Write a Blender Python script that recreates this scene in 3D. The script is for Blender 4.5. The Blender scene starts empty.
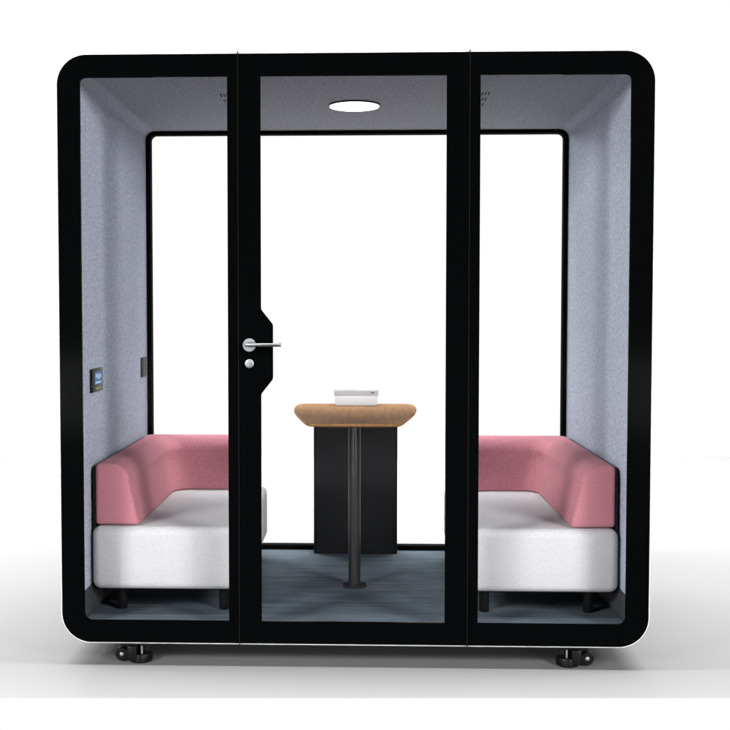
import bpy, bmesh, math, random
from mathutils import Vector, Matrix
random.seed(7)
S = bpy.context.scene
COL = S.collection
R = math.radians
Z0 = 0.088                      # the pod's underside stands this high on its castors

# ------------------------------------------------------------------ materials
def new_mat(name):
    m = bpy.data.materials.new(name); m.use_nodes = True
    nt = m.node_tree
    return m, nt, nt.nodes['Principled BSDF']

def plain(name, col, rough=0.5, spec=0.5, metal=0.0, coat=0.0):
    m, nt, b = new_mat(name)
    b.inputs['Base Color'].default_value = (*col, 1)
    b.inputs['Roughness'].default_value = rough
    b.inputs['Specular IOR Level'].default_value = spec
    b.inputs['Metallic'].default_value = metal
    b.inputs['Coat Weight'].default_value = coat
    return m

def tex_chain(nt, scale, nscale, detail=4, rough=0.6):
    tc = nt.nodes.new('ShaderNodeTexCoord')
    mp = nt.nodes.new('ShaderNodeMapping'); mp.inputs['Scale'].default_value = scale
    nz = nt.nodes.new('ShaderNodeTexNoise'); nz.inputs['Scale'].default_value = nscale
    nz.inputs['Detail'].default_value = detail; nz.inputs['Roughness'].default_value = rough
    nt.links.new(tc.outputs['Object'], mp.inputs['Vector'])
    nt.links.new(mp.outputs['Vector'], nz.inputs['Vector'])
    return nz

def ramp(nt, src, stops):
    r = nt.nodes.new('ShaderNodeValToRGB')
    el = r.color_ramp.elements
    while len(el) < len(stops): el.new(0.5)
    for e, (p, c) in zip(el, stops):
        e.position = p; e.color = (*c, 1)
    nt.links.new(src, r.inputs['Fac'])
    return r

def mix(nt, a, b, fac, mode='MULTIPLY'):
    n = nt.nodes.new('ShaderNodeMix'); n.data_type = 'RGBA'; n.blend_type = mode
    n.inputs[0].default_value = fac
    nt.links.new(a, n.inputs[6]); nt.links.new(b, n.inputs[7])
    return n.outputs[2]

def bump(nt, src, b, strength, dist):
    bp = nt.nodes.new('ShaderNodeBump')
    bp.inputs['Strength'].default_value = strength; bp.inputs['Distance'].default_value = dist
    nt.links.new(src, bp.inputs['Height']); nt.links.new(bp.outputs['Normal'], b.inputs['Normal'])

def sc(c, k): return tuple(x*k for x in c)

def felt(name, col, stretch):
    m, nt, b = new_mat(name)
    a = tex_chain(nt, stretch, 140, 5, 0.75)
    c = tex_chain(nt, (1, 1, 1), 300, 3, 0.7)
    r1 = ramp(nt, a.outputs['Fac'], [(0.37, sc(col, .64)), (0.63, sc(col, 1.27))])
    r2 = ramp(nt, c.outputs['Fac'], [(0.3, (.82, .82, .82)), (0.7, (1.12, 1.12, 1.12))])
    nt.links.new(mix(nt, r1.outputs[0], r2.outputs[0], 1.0), b.inputs['Base Color'])
    b.inputs['Roughness'].default_value = 1; b.inputs['Specular IOR Level'].default_value = 0.1
    bump(nt, c.outputs['Fac'], b, 0.4, 0.002)
    return m

def cloth(name, col, lo=.88, hi=1.1, scale=420, sheen=0.04):
    m, nt, b = new_mat(name)
    a = tex_chain(nt, (1, 1, 1), scale, 2, 0.7)
    c = tex_chain(nt, (1, 1, 1), 130, 4, 0.7)
    r1 = ramp(nt, a.outputs['Fac'], [(0.3, sc(col, lo)), (0.7, sc(col, hi))])
    r2 = ramp(nt, c.outputs['Fac'], [(0.3, (.92, .92, .92)), (0.7, (1.06, 1.06, 1.06))])
    nt.links.new(mix(nt, r1.outputs[0], r2.outputs[0], 1.0), b.inputs['Base Color'])
    b.inputs['Roughness'].default_value = 0.95; b.inputs['Specular IOR Level'].default_value = 0.15
    b.inputs['Sheen Weight'].default_value = sheen; b.inputs['Sheen Roughness'].default_value = .6
    bump(nt, a.outputs['Fac'], b, 0.35, 0.002)
    return m

def carpet_mat():
    m, nt, b = new_mat('carpet')
    a = tex_chain(nt, (1.2, 16, 1), 2.6, 5, 0.65)       # long streaks across the width
    c = tex_chain(nt, (3, 110, 1), 5, 4, 0.7)
    f = tex_chain(nt, (1, 1, 1), 300, 2, 0.6)
    r1 = ramp(nt, a.outputs['Fac'], [(0.3, (.055, .073, .091)), (0.5, (.080, .102, .123)), (0.68, (.112, .133, .154)), (0.78, (.20, .215, .23))])
    r2 = ramp(nt, c.outputs['Fac'], [(0.34, (.70, .72, .74)), (0.66, (1.26, 1.24, 1.20))])
    r3 = ramp(nt, f.outputs['Fac'], [(0.3, (.75, .75, .75)), (0.7, (1.2, 1.2, 1.2))])
    o = mix(nt, r1.outputs[0], r2.outputs[0], 1.0)
    o = mix(nt, o, r3.outputs[0], 1.0)
    nt.links.new(o, b.inputs['Base Color'])
    b.inputs['Roughness'].default_value = 1; b.inputs['Specular IOR Level'].default_value = 0.1
    bump(nt, f.outputs['Fac'], b, 0.5, 0.003)
    return m

def wood_mat():
    m, nt, b = new_mat('oak')
    a = tex_chain(nt, (26, 1.3, 26), 2.2, 6, 0.65)
    c = tex_chain(nt, (120, 4, 120), 3, 3, 0.6)
    r1 = ramp(nt, a.outputs['Fac'], [(0.3, (.20, .098, .036)), (0.5, (.26, .134, .052)), (0.72, (.33, .178, .074))])
    r2 = ramp(nt, c.outputs['Fac'], [(0.3, (.84, .83, .81)), (0.65, (1.08, 1.08, 1.08))])
    nt.links.new(mix(nt, r1.outputs[0], r2.outputs[0], 1.0), b.inputs['Base Color'])
    b.inputs['Roughness'].default_value = 0.6; b.inputs['Specular IOR Level'].default_value = 0.12
    return m

def glass_mat():
    m = bpy.data.materials.new('clear_glass'); m.use_nodes = True
    nt = m.node_tree; nt.nodes.clear()
    o = nt.nodes.new('ShaderNodeOutputMaterial')
    t = nt.nodes.new('ShaderNodeBsdfTransparent'); t.inputs[0].default_value = (1, 1, 1, 1)
    g = nt.nodes.new('ShaderNodeBsdfGlossy'); g.inputs['Roughness'].default_value = 0.02
    mx = nt.nodes.new('ShaderNodeMixShader'); mx.inputs[0].default_value = 0.0007
    nt.links.new(t.outputs[0], mx.inputs[1]); nt.links.new(g.outputs[0], mx.inputs[2])
    nt.links.new(mx.outputs[0], o.inputs[0])
    return m

def emit(name, col, st):
    m, nt, b = new_mat(name)
    b.inputs['Base Color'].default_value = (*sc(col, .25), 1); b.inputs['Specular IOR Level'].default_value = .1
    b.inputs['Emission Color'].default_value = (*col, 1)
    b.inputs['Emission Strength'].default_value = st
    return m

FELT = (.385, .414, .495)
M = dict(
    black=plain('black_glass_print', (.0014, .0016, .0017), .12, .012),
    gasket=plain('seal_rubber', (.006, .006, .0065), .6, .08),
    bframe=plain('black_metal', (.0022, .0022, .0025), .8, .03),
    white=plain('white_paint', (.86, .86, .86), .45, .3),
    greyp=plain('grey_paint', (.45, .45, .45), .5, .3),
    felt=felt('grey_felt_wall', FELT, (1, 1, .7)),
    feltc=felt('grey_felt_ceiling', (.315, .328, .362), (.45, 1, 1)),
    carpet=carpet_mat(), oak=wood_mat(), glass=glass_mat(),
    pink=cloth('pink_fabric', (.45, .178, .215), .62, 1.30, 300),
    seat=cloth('white_fabric', (.475, .468, .48), .84, 1.12, 320),
    leg=plain('black_leg', (.004, .004, .0045), .35, .3),
    post=plain('charcoal_metal', (.014, .014, .015), .34, .45),
    cab=plain('charcoal_panel', (.0075, .008, .009), .5, .15),
    steel=plain('brushed_steel', (.33, .34, .36), .5, .5, 1.0),
    lever=plain('satin_steel', (.16, .165, .17), .45, .5, 1.0),
    caster=plain('black_plastic', (.003, .003, .0033), .4, .18),
    boxw=plain('pale_plastic', (.60, .61, .64), .5, .2),
    boxg=plain('grey_plastic', (.37, .38, .40), .5, .2),
    mark=plain('dark_mark', (.06, .06, .07), .5, .2),
    plate=plain('grey_plate', (.04, .04, .045), .5, .15),
    device=plain('black_device', (.006, .006, .0065), .4, .12),
    hole=plain('slot_dark', (.004, .004, .004), .9, .1),
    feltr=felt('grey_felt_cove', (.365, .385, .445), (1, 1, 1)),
    wstrip=plain('dark_wall_strip', (.045, .047, .052), .9, .1),
    floor=plain('studio_floor', (.16, .16, .16), .7, .1),
    lamp=emit('lamp_diffuser', (1, 1, 1), 3.0),
    scr=emit('blue_screen', (.06, .17, .42), .55),
    scrw=emit('pale_digits', (.5, .68, .9), .55),
    scry=emit('yellow_keys', (.6, .5, .12), .4),
)

# ------------------------------------------------------------------ object helpers
def empty(name, loc, label, cat, group=None):
    o = bpy.data.objects.new(name, None); COL.objects.link(o)
    o.location = (loc[0], loc[1], loc[2] + Z0)
    o['label'] = label; o['category'] = cat
    if group: o['group'] = group
    return o

def world_loc(o):
    v = Vector((0, 0, 0))
    while o: v = v + o.location; o = o.parent
    return v

def obj(name, bm, m, parent=None, smooth=False, angle=40):
    """links the bmesh as ONE object; its vertices are in pod coordinates (z = 0 at the pod's underside)"""
    off = Vector((0, 0, Z0)) - (world_loc(parent) if parent else Vector((0, 0, 0)))
    bmesh.ops.translate(bm, verts=bm.verts, vec=off)
    bmesh.ops.recalc_face_normals(bm, faces=bm.faces)
    me = bpy.data.meshes.new(name); bm.to_mesh(me); bm.free()
    for x in (m if isinstance(m, (list, tuple)) else [m]): me.materials.append(x)
    if smooth:
        me.shade_smooth()
        try: me.set_sharp_from_angle(angle=R(angle))
        except Exception: pass
    o = bpy.data.objects.new(name, me); COL.objects.link(o)
    o.parent = parent
    return o

def rrect(x0, x1, z0, z1, r, n=8):
    """rounded rectangle as (u, v) points; r = one radius or (bl, br, tr, tl)"""
    r = r if isinstance(r, (tuple, list)) else (r,)*4
    out = []
    for (cx, cy, rr, a0) in ((x0, z0, r[0], 180), (x1, z0, r[1], 270), (x1, z1, r[2], 0), (x0, z1, r[3], 90)):
        sx = 1 if cx == x0 else -1; sy = 1 if cy == z0 else -1
        if rr <= 1e-6: out.append((cx, cy)); continue
        ox, oy = cx + sx*rr, cy + sy*rr
        for k in range(n + 1):
            a = R(a0 + 90*k/n); out.append((ox + rr*math.cos(a), oy + rr*math.sin(a)))
    return out

def plate_xz(loops, y0, y1, bm=None):
    """flat plate in the XZ plane with holes (loops[0] outer), thickness y0..y1"""
    bm = bm or bmesh.new()
    es = []
    for lp in loops:
        vs = [bm.verts.new((u, y0, v)) for u, v in lp]
        es += [bm.edges.new((vs[i], vs[(i+1) % len(vs)])) for i in range(len(vs))]
    g = bmesh.ops.triangle_fill(bm, edges=es, use_beauty=True, use_dissolve=False)
    fs = [f for f in g['geom'] if isinstance(f, bmesh.types.BMFace)]
    e = bmesh.ops.extrude_face_region(bm, geom=fs, use_keep_orig=True)
    bmesh.ops.translate(bm, verts=[v for v in e['geom'] if isinstance(v, bmesh.types.BMVert)], vec=(0, y1-y0, 0))
    return bm

def box(x0, x1, y0, y1, z0, z1, bm=None, bev=0, seg=2):
    t = bmesh.new()
    bmesh.ops.create_cube(t, size=1, matrix=Matrix.Translation(((x0+x1)/2, (y0+y1)/2, (z0+z1)/2)) @ Matrix.Diagonal((x1-x0, y1-y0, z1-z0, 1)))
    if bev: bmesh.ops.bevel(t, geom=t.edges[:], offset=bev, segments=seg, profile=.5, affect='EDGES')
    return merge(bm, t)

def merge(bm, t):
    if bm is None: return t
    me = bpy.data.meshes.new('tmp'); t.to_mesh(me); t.free(); bm.from_mesh(me); bpy.data.meshes.remove(me)
    return bm

def lathe(prof, c, axis='z', n=40, bm=None):
    """revolve (radius, height) profile round axis through c"""
    t = bmesh.new(); rings = []
    for r, h in prof:
        ring = []
        for k in range(n):
            a = 2*math.pi*k/n; p = (r*math.cos(a), r*math.sin(a), h)
            if axis == 'y': p = (p[0], p[2], p[1])
            if axis == 'x': p = (p[2], p[0], p[1])
            ring.append(t.verts.new((p[0]+c[0], p[1]+c[1], p[2]+c[2])))
        rings.append(ring)
    for a, b in zip(rings, rings[1:]):
        for k in range(n): t.faces.new((a[k], a[(k+1) % n], b[(k+1) % n], b[k]))
    t.faces.new(rings[0]); t.faces.new(rings[-1])
    return merge(bm, t)

def stack(outlines, bm=None):
    """bridge equally long closed 3D loops, cap both ends"""
    t = bmesh.new(); rings = [[t.verts.new(p) for p in lp] for lp in outlines]
    n = len(rings[0])
    for a, b in zip(rings, rings[1:]):
        for k in range(n): t.faces.new((a[k], a[(k+1) % n], b[(k+1) % n], b[k]))
    t.faces.new(rings[0]); t.faces.new(rings[-1])
    return merge(bm, t)

def soft_slab(x0, x1, y0, y1, z0, z1, rc, rb, rt, n=10, seg=7, dome=0.0):
    """upholstered block: plan corners rc (bl, br, tr, tl), edge rounding rb below and rt above"""
    lo = []
    def ring(ins, z):
        rr = [max(c - ins, .002) for c in rc]
        return [(u, v, z) for u, v in rrect(x0+ins, x1-ins, y0+ins, y1-ins, rr, n)]
    for k in range(seg+1):
        a = R(90*k/seg); lo.append(ring(rb*(1-math.sin(a)), z0 + rb*(1-math.cos(a))))
    for k in range(seg+1):
        a = R(90*k/seg); lo.append(ring(rt*(1-math.cos(a)), z1 - rt + rt*math.sin(a)))
    m = min(x1-x0, y1-y0)/2 - .02
    for f in (.25, .5, .75, 1):
        lo.append(ring(rt + (m-rt)*f, z1 + dome*(1-(1-f)**2)))
    return stack(lo)

# ------------------------------------------------------------------ the setting
cam_yaw = -0.0314
ca, sa = math.cos(cam_yaw), math.sin(cam_yaw)
def floor_sheet():
    bm = bmesh.new()
    ex, ey = Vector((ca, -sa, 0)), Vector((sa, ca, 0))
    o = Vector((0, -0.318, 0))
    def P(u, v, z): p = o + ex*u + ey*v; return (p.x, p.y, z - Z0)
    us, vs = (-4.6, 4.6), (0, 6.1)
    v = [bm.verts.new(P(u*(1-i), w+i if w < 1 else w-i, z)) for z, i in ((-0.018, .06), (0, 0)) for u, w in ((us[0], vs[0]), (us[1], vs[0]), (us[1], vs[1]), (us[0], vs[1]))]   # edges cut back underneath
    for f in ((0, 1, 2, 3), (4, 5, 6, 7), (0, 1, 5, 4), (1, 2, 6, 5), (2, 3, 7, 6), (3, 0, 4, 7)): bm.faces.new([v[i] for i in f])
    return bm
f = obj('floor', floor_sheet(), M['floor']); f['kind'] = 'structure'

# ------------------------------------------------------------------ the pod
HW, HT = 1.1, 2.2                                   # black front: half width, height
XI, ZF, ZC, D = 1.041, 0.058, 2.140, 1.329          # inside: half width, carpet, ceiling, depth to the back frame
YB = 1.385
pod = empty('meeting_pod', (0, .66, -Z0), 'black framed glass meeting pod with white shell and grey felt lining', 'office pod')

SI, SZ0, SZ1 = 1.053, 0.046, 2.153
obj('shell', plate_xz([rrect(-1.107, 1.107, -.007, 2.207, .117, 14), rrect(-SI, SI, SZ0, SZ1, .004, 2)], .0105, YB), M['white'], pod)
obj('roof_panel', box(-.284, .243, .1, .95, 2.2275, 2.236, box(-.22, .18, .2, .85, 2.2072, 2.2275)), M['greyp'], pod)
for s in (-1, 1):
    a, b = sorted((s*XI, s*(SI-.0005)))
    obj('felt_wall', box(a, b, .0108, YB-.002, SZ0+.0005, SZ1-.0005), M['felt'], pod)
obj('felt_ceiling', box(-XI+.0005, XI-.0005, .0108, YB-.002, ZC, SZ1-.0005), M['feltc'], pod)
obj('carpet', box(-XI+.0005, XI-.0005, .0108, YB-.002, SZ0+.0005, ZF), M['carpet'], pod)

def cove(s, r=.045):
    cx, cz = s*(XI-.0003), ZC-.0003
    pts = [(cx, cz)] + [(cx-s*r+s*r*math.cos(R(a)), cz-r+r*math.sin(R(a))) for a in range(0, 91, 9)]
    return stack([[(u, y, v) for u, v in pts] for y in (.0112, YB-.003)])
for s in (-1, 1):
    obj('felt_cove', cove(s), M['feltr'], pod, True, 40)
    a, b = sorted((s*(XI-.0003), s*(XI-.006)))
    obj('wall_foot_strip', box(a, b, .0112, D-.001, ZF+.0003, .168), M['wstrip'], pod)  # thin dark strip along the foot of each felt wall

# back wall: black frame and pane
bf = obj('back_frame', plate_xz([rrect(-XI+.001, XI-.001, ZF+.0005, ZC-.0005, (.004, .004, .045, .045), 6), rrect(-1.019, 1.019, .081, 2.122, .027)], D, D+.05), M['bframe'], pod)
obj('back_glass', box(-1.022, 1.022, D+.022, D+.030, .078, 2.125), M['glass'], bf)

# front: two fixed panels and the door, each black print round a clear pane
ZO0, ZO1, SE = .084, 2.1155, .4262
def pane(x0, x1, r): return rrect(x0, x1, ZO0, ZO1, r, 6)
for s in (-1, 1):
    if s < 0:
        out = rrect(-HW, -SE-.0026, 0, HT, (.110, 0, 0, .110), 14); inn = pane(-1.015, -.4665, (.028, 0, 0, .022))
    else:
        out = rrect(SE+.0026, HW, 0, HT, (0, .110, .110, 0), 14); inn = pane(.4665, 1.015, (0, .028, .022, 0))
    p = obj('side_panel', plate_xz([out, inn], 0, .010), M['black'], pod)
    a, b = (-1.017, -.4645) if s < 0 else (.4645, 1.017)
    obj('glass_pane', box(a, b, .0035, .0085, ZO0-.002, ZO1+.002), M['glass'], p)
    obj('seal', box(s*.4275-.0012, s*.4275+.0012, -.0012, .009, -.0105, 2.2085), M['gasket'], p)

def fillet(pts, rs, n=6):
    out = []
    N = len(pts)
    for i, p in enumerate(pts):
        p = Vector(p); r = rs[i]
        if r <= 0: out.append(tuple(p)); continue
        a = (Vector(pts[i-1])-p).normalized(); b = (Vector(pts[(i+1) % N])-p).normalized()
        h = math.acos(max(-1, min(1, a.dot(b))))/2
        t = r/math.tan(h); c = p + (a+b).normalized()*(r/math.sin(h))
        A, B = p+a*t-c, p+b*t-c
        a0, a1 = math.atan2(A.y, A.x), math.atan2(B.y, B.x)
        d = (a1-a0+math.pi) % (2*math.pi) - math.pi
        for k in range(n+1):
            w = a0+d*k/n; out.append((c.x+r*math.cos(w), c.y+r*math.sin(w)))
    return out
inner = fillet([(-.343, ZO0), (.343, ZO0), (.343, ZO1), (-.343, ZO1), (-.343, 1.258), (-.2985, 1.202), (-.2985, .998), (-.343, .942)],
               [0, 0, 0, 0, .02, .025, .025, .02])
door = obj('door', plate_xz([[(-SE, 0), (SE, 0), (SE, HT), (-SE, HT)], inner], 0, .010), M['black'], pod)
obj('glass_pane', box(-.3445, .3445, .0035, .0085, ZO0-.002, ZO1+.002), M['glass'], door)
hb = lathe([(.023, -.0005), (.0247, -.002), (.0247, -.009), (.0235, -.0105)], (-.386, 0, 1.125), 'y', 40)
obj('handle_rose', hb, M['steel'], door, True, 50)
hl = lathe([(.0095, -.010), (.0095, -.050)], (-.386, 0, 1.1265), 'y', 24)
lathe([(.0050, -.012), (.0066, -.010), (.0066, .118), (.0055, .1205)], (-.386, -.046, 1.1268), 'x', 20, hl)
lathe([(.0058, 0), (.0058, -.028)], (-.2715, -.018, 1.1290), 'y', 16, hl)
obj('door_handle', hl, M['lever'], door, True, 50)
lk = lathe([(.0155, -.0005), (.0167, -.002), (.0167, -.011), (.0150, -.0125), (.007, -.0125), (.0065, -.0165)], (-.386, 0, 1.056), 'y', 32)
obj('lock', lk, M['steel'], door, True, 50)

# ceiling lamp and vents
cl = obj('ceiling_light', lathe([(.102, -.0005), (.1125, -.0005), (.1125, -.004), (.1085, -.0065), (.102, -.0065)], (-.002, .685, ZC), 'z', 64), M['device'], pod, True, 30)
obj('diffuser', lathe([(.1075, -.0067), (.1065, -.0085)], (-.002, .685, ZC), 'z', 64), M['lamp'], cl)
def vent(s):
    bm = bmesh.new()
    for y in (.46, .575, .685):
        for i in range(3, 12):
            x = s*(.405+i*.0131)
            box(x-.0022, x+.0022, y-.028, y+.028, ZC-.0012, ZC+.002, bm)
    return bm
for s in (-1, 1): obj('air_vent', vent(s), M['hole'], pod)

# fittings on the left felt wall
XL = -XI
dv = obj('touch_panel', box(XL+.0003, XL+.012, .205, .372, .928, 1.022, None, .003, 2), M['device'], pod, True, 30)
obj('screen', box(XL+.0115, XL+.0126, .240, .352, .958, 1.008), M['scr'], dv)
dg = bmesh.new()
for (a, b, c, d) in ((.255, .275, .985, 1.0), (.285, .300, .980, 1.0), (.308, .318, .978, 1.0), (.326, .341, .983, .997), (.25, .342, .962, .969)):
    box(XL+.0127, XL+.0131, a, b, c, d, dg)
obj('digits', dg, M['scrw'], dv)
ky = bmesh.new()
for a in (.262, .292, .322): box(XL+.0119, XL+.0126, a, a+.012, .938, .947, ky)
obj('key', ky, M['scry'], dv)
so = obj('socket', box(XL+.0003, XL+.009, 1.170, 1.272, .930, 1.026, None, .002, 2), M['plate'], pod, True, 30)
obj('cover', box(XL+.0088, XL+.0102, 1.182, 1.260, .940, 1.016), M['device'], so)

# castors with levelling pads
for s in (-1, 1):
    cx, cy = s*.813, .060
    t = box(min(cx-s*.045, cx+s*.072), max(cx-s*.045, cx+s*.072), .020, .110, -.019, -.0075, None, .002, 1)
    box(min(cx+s*.008, cx+s*.046), max(cx+s*.008, cx+s*.046), .012, .100, -.076, -.018, t, .008, 3)
    ft = obj('levelling_castor', t, M['caster'], pod, True, 35)
    obj('foot_pad', lathe([(.040, -.0875), (.0436, -.084), (.0445, -.062), (.042, -.0555), (.034, -.0530), (.014, -.052), (.012, -.0195)], (cx, cy, 0), 'z', 40), M['caster'], ft, True, 35)
    obj('screw', lathe([(.0042, -.053), (.0042, -.0195)], (cx-s*.008, .034, 0), 'z', 16), M['steel'], ft, True, 40)
    w = lathe([(.021, -.016), (.0255, -.012), (.0262, 0), (.0255, .012), (.021, .016)], (cx+s*.070, .052, -.0575), 'y', 36)
    wo = obj('wheel', w, M['caster'], ft, True, 35)
    obj('axle_cap', lathe([(.0075, .0), (.0075, -.0025), (.005, -.004)], (cx+s*.070, .0358, -.0575), 'y', 20), M['steel'], ft, True, 40)

# ------------------------------------------------------------------ the sofas
def l_sweep(prof, x0, ys, xe, y1, r_end, s, n=10, seg=6):
    """sweep closed profile (offset from the outer line, z) along the L: side wall then back; rounded end caps"""
    cd = sum(d for d, z in prof)/len(prof); cz = sum(z for d, z in prof)/len(prof)
    hd = (max(d for d, z in prof)-min(d for d, z in prof))/2; hz = (max(z for d, z in prof)-min(z for d, z in prof))/2
    def shrink(q):
        return [(cd+(d-cd)*(hd-q)/hd, cz+(z-cz)*(hz-q)/hz) for d, z in prof]
    rings = []
    start = [(r_end*(1-math.sin(R(90*k/seg))), ys + r_end*(1-math.cos(R(90*k/seg)))) for k in range(seg+1)]
    for q, y in start: rings.append([(x0+d, y, z) for d, z in shrink(q)])
    for y in (ys+.2, ys+.45, ys+.6): rings.append([(x0+d, y, z) for d, z in prof])
    dm = max(d for d, z in prof)
    for k in range(n+1):
        a = R(90*k/n); lp = []
        for d, z in prof:
            r = .02 + .075*d/dm
            lp.append((x0+d+r-r*math.cos(a), y1-d-r+r*math.sin(a), z))
        rings.append(lp)
    for k in range(seg, -1, -1):
        q, y = start[k]; x = xe - (y-ys)
        rings.append([(x, y1-d, z) for d, z in shrink(q)])
    return stack([[(-s*p[0], p[1], p[2]) for p in r] for r in rings])

def sofa(s, label):
    """s = -1 by the left wall, +1 by the right wall; built at the left and mirrored"""
    root = empty('corner_sofa', (s*.74, .69, ZF), label, 'sofa', 'corner sofas inside the pod')
    def mx(bm):
        if s > 0: bmesh.ops.scale(bm, verts=bm.verts, vec=(-1, 1, 1))
        return bm
    obj('seat', mx(soft_slab(-1.030, -.428, .165, 1.225, .156, .404, (.035, .07, .055, .03), .030, .034, dome=.004)), M['seat'], root, True, 60)
    obj('base', mx(soft_slab(-1.034, -.450, .205, 1.225, .149, .1575, (.03, .06, .05, .03), .002, .002)), M['leg'], root, True, 40)
    X0 = -1.019
    prof = []
    def arc(cx, cz, r, a0, a1, n=7):
        for k in range(n+1):
            a = R(a0+(a1-a0)*k/n); prof.append((cx+r*math.cos(a), cz+r*math.sin(a)))
    arc(.012, .408+.012, .012, 180, 270, 4)
    arc(.160, .408+.010, .012, 270, 370, 5)
    for t in (.2, .4, .6, .8, 1.0): prof.append((.172-.037*t, .418+.160*t))
    arc(.062, .575, .076, 10, 90, 10)
    arc(.020, .631, .020, 90, 180, 6)
    obj('backrest', l_sweep(prof, X0, .190, -.470, 1.212, .016, s), M['pink'], root, True, 60)
    bd = plate_xz([rrect(.200, 1.2225, .1602, .640, (.01, .01, .02, .04), 6)], 0, .0085)     # side board, turned to face along x
    bmesh.ops.transform(bd, matrix=Matrix(((0, -1, 0, -1.0205), (1, 0, 0, 0), (0, 0, 1, 0), (0, 0, 0, 1))), verts=bd.verts)
    b2 = plate_xz([rrect(-1.0195, -.48, .390, .640, .02, 6)], 1.2135, 1.2225)
    obj('backing_board', mx(merge(bd, b2)), M['leg'], root)
    for x, y in ((-.931, .262), (-.519, .262), (-.931, 1.12), (-.519, 1.12)):
        obj('leg', mx(lathe([(.0195, ZF+.0005), (.0205, ZF+.003), (.0205, .1485)], (x, y, 0), 'z', 28)), M['leg'], root, True, 40)
    return root
sofa(-1, 'white corner sofa with pink backrest under the touch panel and socket on the felt wall')
sofa(1, 'white corner sofa with pink backrest against the bare felt wall without fittings')

# ------------------------------------------------------------------ the table and the box on it
tab = empty('table', (0, .85, ZF), 'wooden topped table on a charcoal post and a charcoal cabinet', 'table')
ZT = .795
half = [(.150, .343), (.176, .345), (.189, .356), (.200, .395), (.212, .46), (.232, .575), (.252, .70), (.270, .83), (.281, .94), (.287, 1.04), (.2875, 1.14), (.282, 1.22), (.268, 1.272), (.240, 1.287), (.20, 1.289)]
outl = [(-x, y) for x, y in reversed(half)] + half
def top_ring(ins, z):
    cx, cy = 0, .82
    return [(x*(1-ins/.28), cy+(y-cy)*(1-ins/.47), z) for x, y in outl]
tt = stack([top_ring(.110, ZT-.027), top_ring(.012, ZT-.0135), top_ring(.002, ZT-.0105), top_ring(0, ZT-.008), top_ring(0, ZT-.003), top_ring(.001, ZT-.001), top_ring(.003, ZT)])
obj('tabletop', tt, M['oak'], tab, True, 17)
po = obj('post', lathe([(.0262, ZF+.007), (.0262, ZT-.0275)], (0, .633, 0), 'z', 40), M['post'], tab, True, 40)
obj('flange', lathe([(.0555, ZF+.0005), (.0555, ZF+.0055), (.0535, ZF+.0075), (.0275, ZF+.0078)], (0, .633, 0), 'z', 48), M['post'], po, True, 40)
cb = bmesh.new()
lp = [(x, y) for x, y in rrect(-.2055, .2055, 1.242, 1.322, (.018, .018, .002, .002), 6)]
obj('cabinet', stack([[(x, y, ZF+.0005) for x, y in lp], [(x, y, ZT-.0275) for x, y in lp]], cb), M['cab'], tab, True, 40)

bx = empty('desk_box', (.004, 1.22, ZT), 'pale grey flat box with darker lid standing on the wooden tabletop', 'box')
obj('body', box(-.0985, .1065, 1.180, 1.268, ZT+.0005, ZT+.048, None, .002, 2), M['boxw'], bx, True, 30)
ld_ = obj('lid', box(-.1030, .1105, 1.176, 1.271, ZT+.0483, ZT+.0735, None, .003, 2), M['boxg'], bx, True, 30)
obj('badge', box(.075, .090, 1.1752, 1.1765, ZT+.060, ZT+.065), M['mark'], ld_)

# ------------------------------------------------------------------ camera
f_px, W_px = 1068.3, 730.0
pitch = 0.0411
cam = bpy.data.cameras.new('camera'); co = bpy.data.objects.new('camera', cam); COL.objects.link(co)
cam.sensor_fit = 'HORIZONTAL'; cam.sensor_width = 36
cam.lens = 36*f_px/W_px
cam.shift_x = (W_px/2-329.845)/W_px
cam.shift_y = (354.70-W_px/2)/W_px
cam.clip_end = 500; cam.clip_start = .05
fw = Vector((math.cos(pitch)*sa, math.cos(pitch)*ca, -math.sin(pitch)))
rt = Vector((ca, -sa, 0)); up = rt.cross(fw)
mw = Matrix((rt, up, -fw)).transposed().to_4x4(); mw.translation = (0.0379, -3.9664, 1.2527+Z0)
co.matrix_world = mw
S.camera = co

# ------------------------------------------------------------------ light
w = bpy.data.worlds.new('World'); S.world = w; w.use_nodes = True
wt = w.node_tree
bg = wt.nodes['Background']; bg.inputs[1].default_value = 1.0
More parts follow.
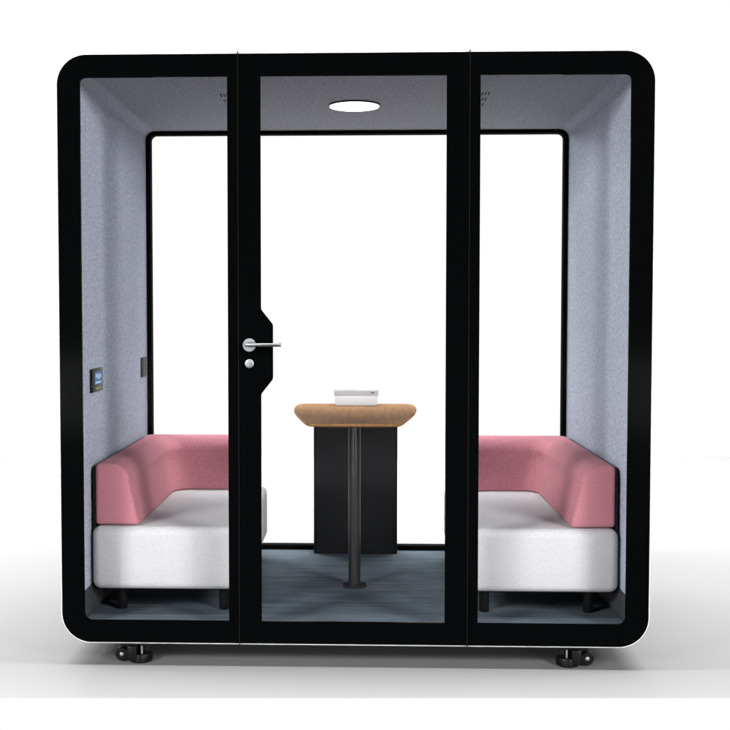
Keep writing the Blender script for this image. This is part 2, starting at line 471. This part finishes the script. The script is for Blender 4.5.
# studio surroundings by direction: a white backdrop behind the pod, a dim room elsewhere
tc = wt.nodes.new('ShaderNodeTexCoord'); sx = wt.nodes.new('ShaderNodeSeparateXYZ')
wt.links.new(tc.outputs['Generated'], sx.inputs[0])
def smooth(src, lo, hi):
    n = wt.nodes.new('ShaderNodeMapRange'); n.interpolation_type = 'SMOOTHSTEP'
    n.inputs['From Min'].default_value = lo; n.inputs['From Max'].default_value = hi
    wt.links.new(src, n.inputs['Value']); return n.outputs[0]
def mul(a, b):
    n = wt.nodes.new('ShaderNodeMath'); n.operation = 'MULTIPLY'
    wt.links.new(a, n.inputs[0]); wt.links.new(b, n.inputs[1]); return n.outputs[0]
fac = mul(smooth(sx.outputs['Y'], .70, .86), smooth(sx.outputs['Z'], .46, .33))
mr = wt.nodes.new('ShaderNodeMapRange'); mr.inputs['To Min'].default_value = .10; mr.inputs['To Max'].default_value = 1.02
wt.links.new(fac, mr.inputs['Value']); wt.links.new(mr.outputs[0], bg.inputs[0])

def area(name, loc, target, size, power, col=(1, 1, 1), sy=None):
    l = bpy.data.lights.new(name, 'AREA'); l.energy = power; l.size = size; l.color = col
    if sy: l.shape = 'RECTANGLE'; l.size_y = sy
    o = bpy.data.objects.new(name, l); COL.objects.link(o)
    o.location = (loc[0], loc[1], loc[2]+Z0)
    d = Vector(target)-Vector(loc); o.rotation_euler = d.to_track_quat('-Z', 'Y').to_euler()
    return o
area('key_high', (3.8, -3.8, 2.75), (-.8, .6, 1.1), 1.25, 300)
area('key_high', (-3.8, -3.8, 2.75), (.8, .6, 1.1), 1.25, 300)
for s in (1, -1):
    kl = area('key_low', (s*2.6, -5.0, .55), (-s*.3, .2, .35), 2.6, 8, sy=.6)
    kl.data.spread = R(40)
area('overhead_lamp', (0, .12, 5.6), (0, .12, 0), 9.0, 1850, sy=1.0)
bl = area('back_floor_fill', (0, 5.15, 6.0), (0, 5.15, 0), 9, 1150, sy=6)  # unseen lamp, added to turn the floor behind the pod white
bl.data.spread = R(74)
area('rim_lamp', (-3.4, 4.5, 2.9), (0, .6, .5), .6, 100)

S.view_settings.view_transform = 'Standard'; S.view_settings.look = 'None'
S.view_settings.exposure = 0; S.view_settings.gamma = 1
S.render.engine = 'CYCLES'
S.cycles.use_denoising = True; S.cycles.denoiser = 'OPENIMAGEDENOISE'; S.cycles.denoising_prefilter = 'ACCURATE'
S.cycles.max_bounces = 8; S.cycles.transparent_max_bounces = 16
S.cycles.caustics_reflective = False; S.cycles.caustics_refractive = False
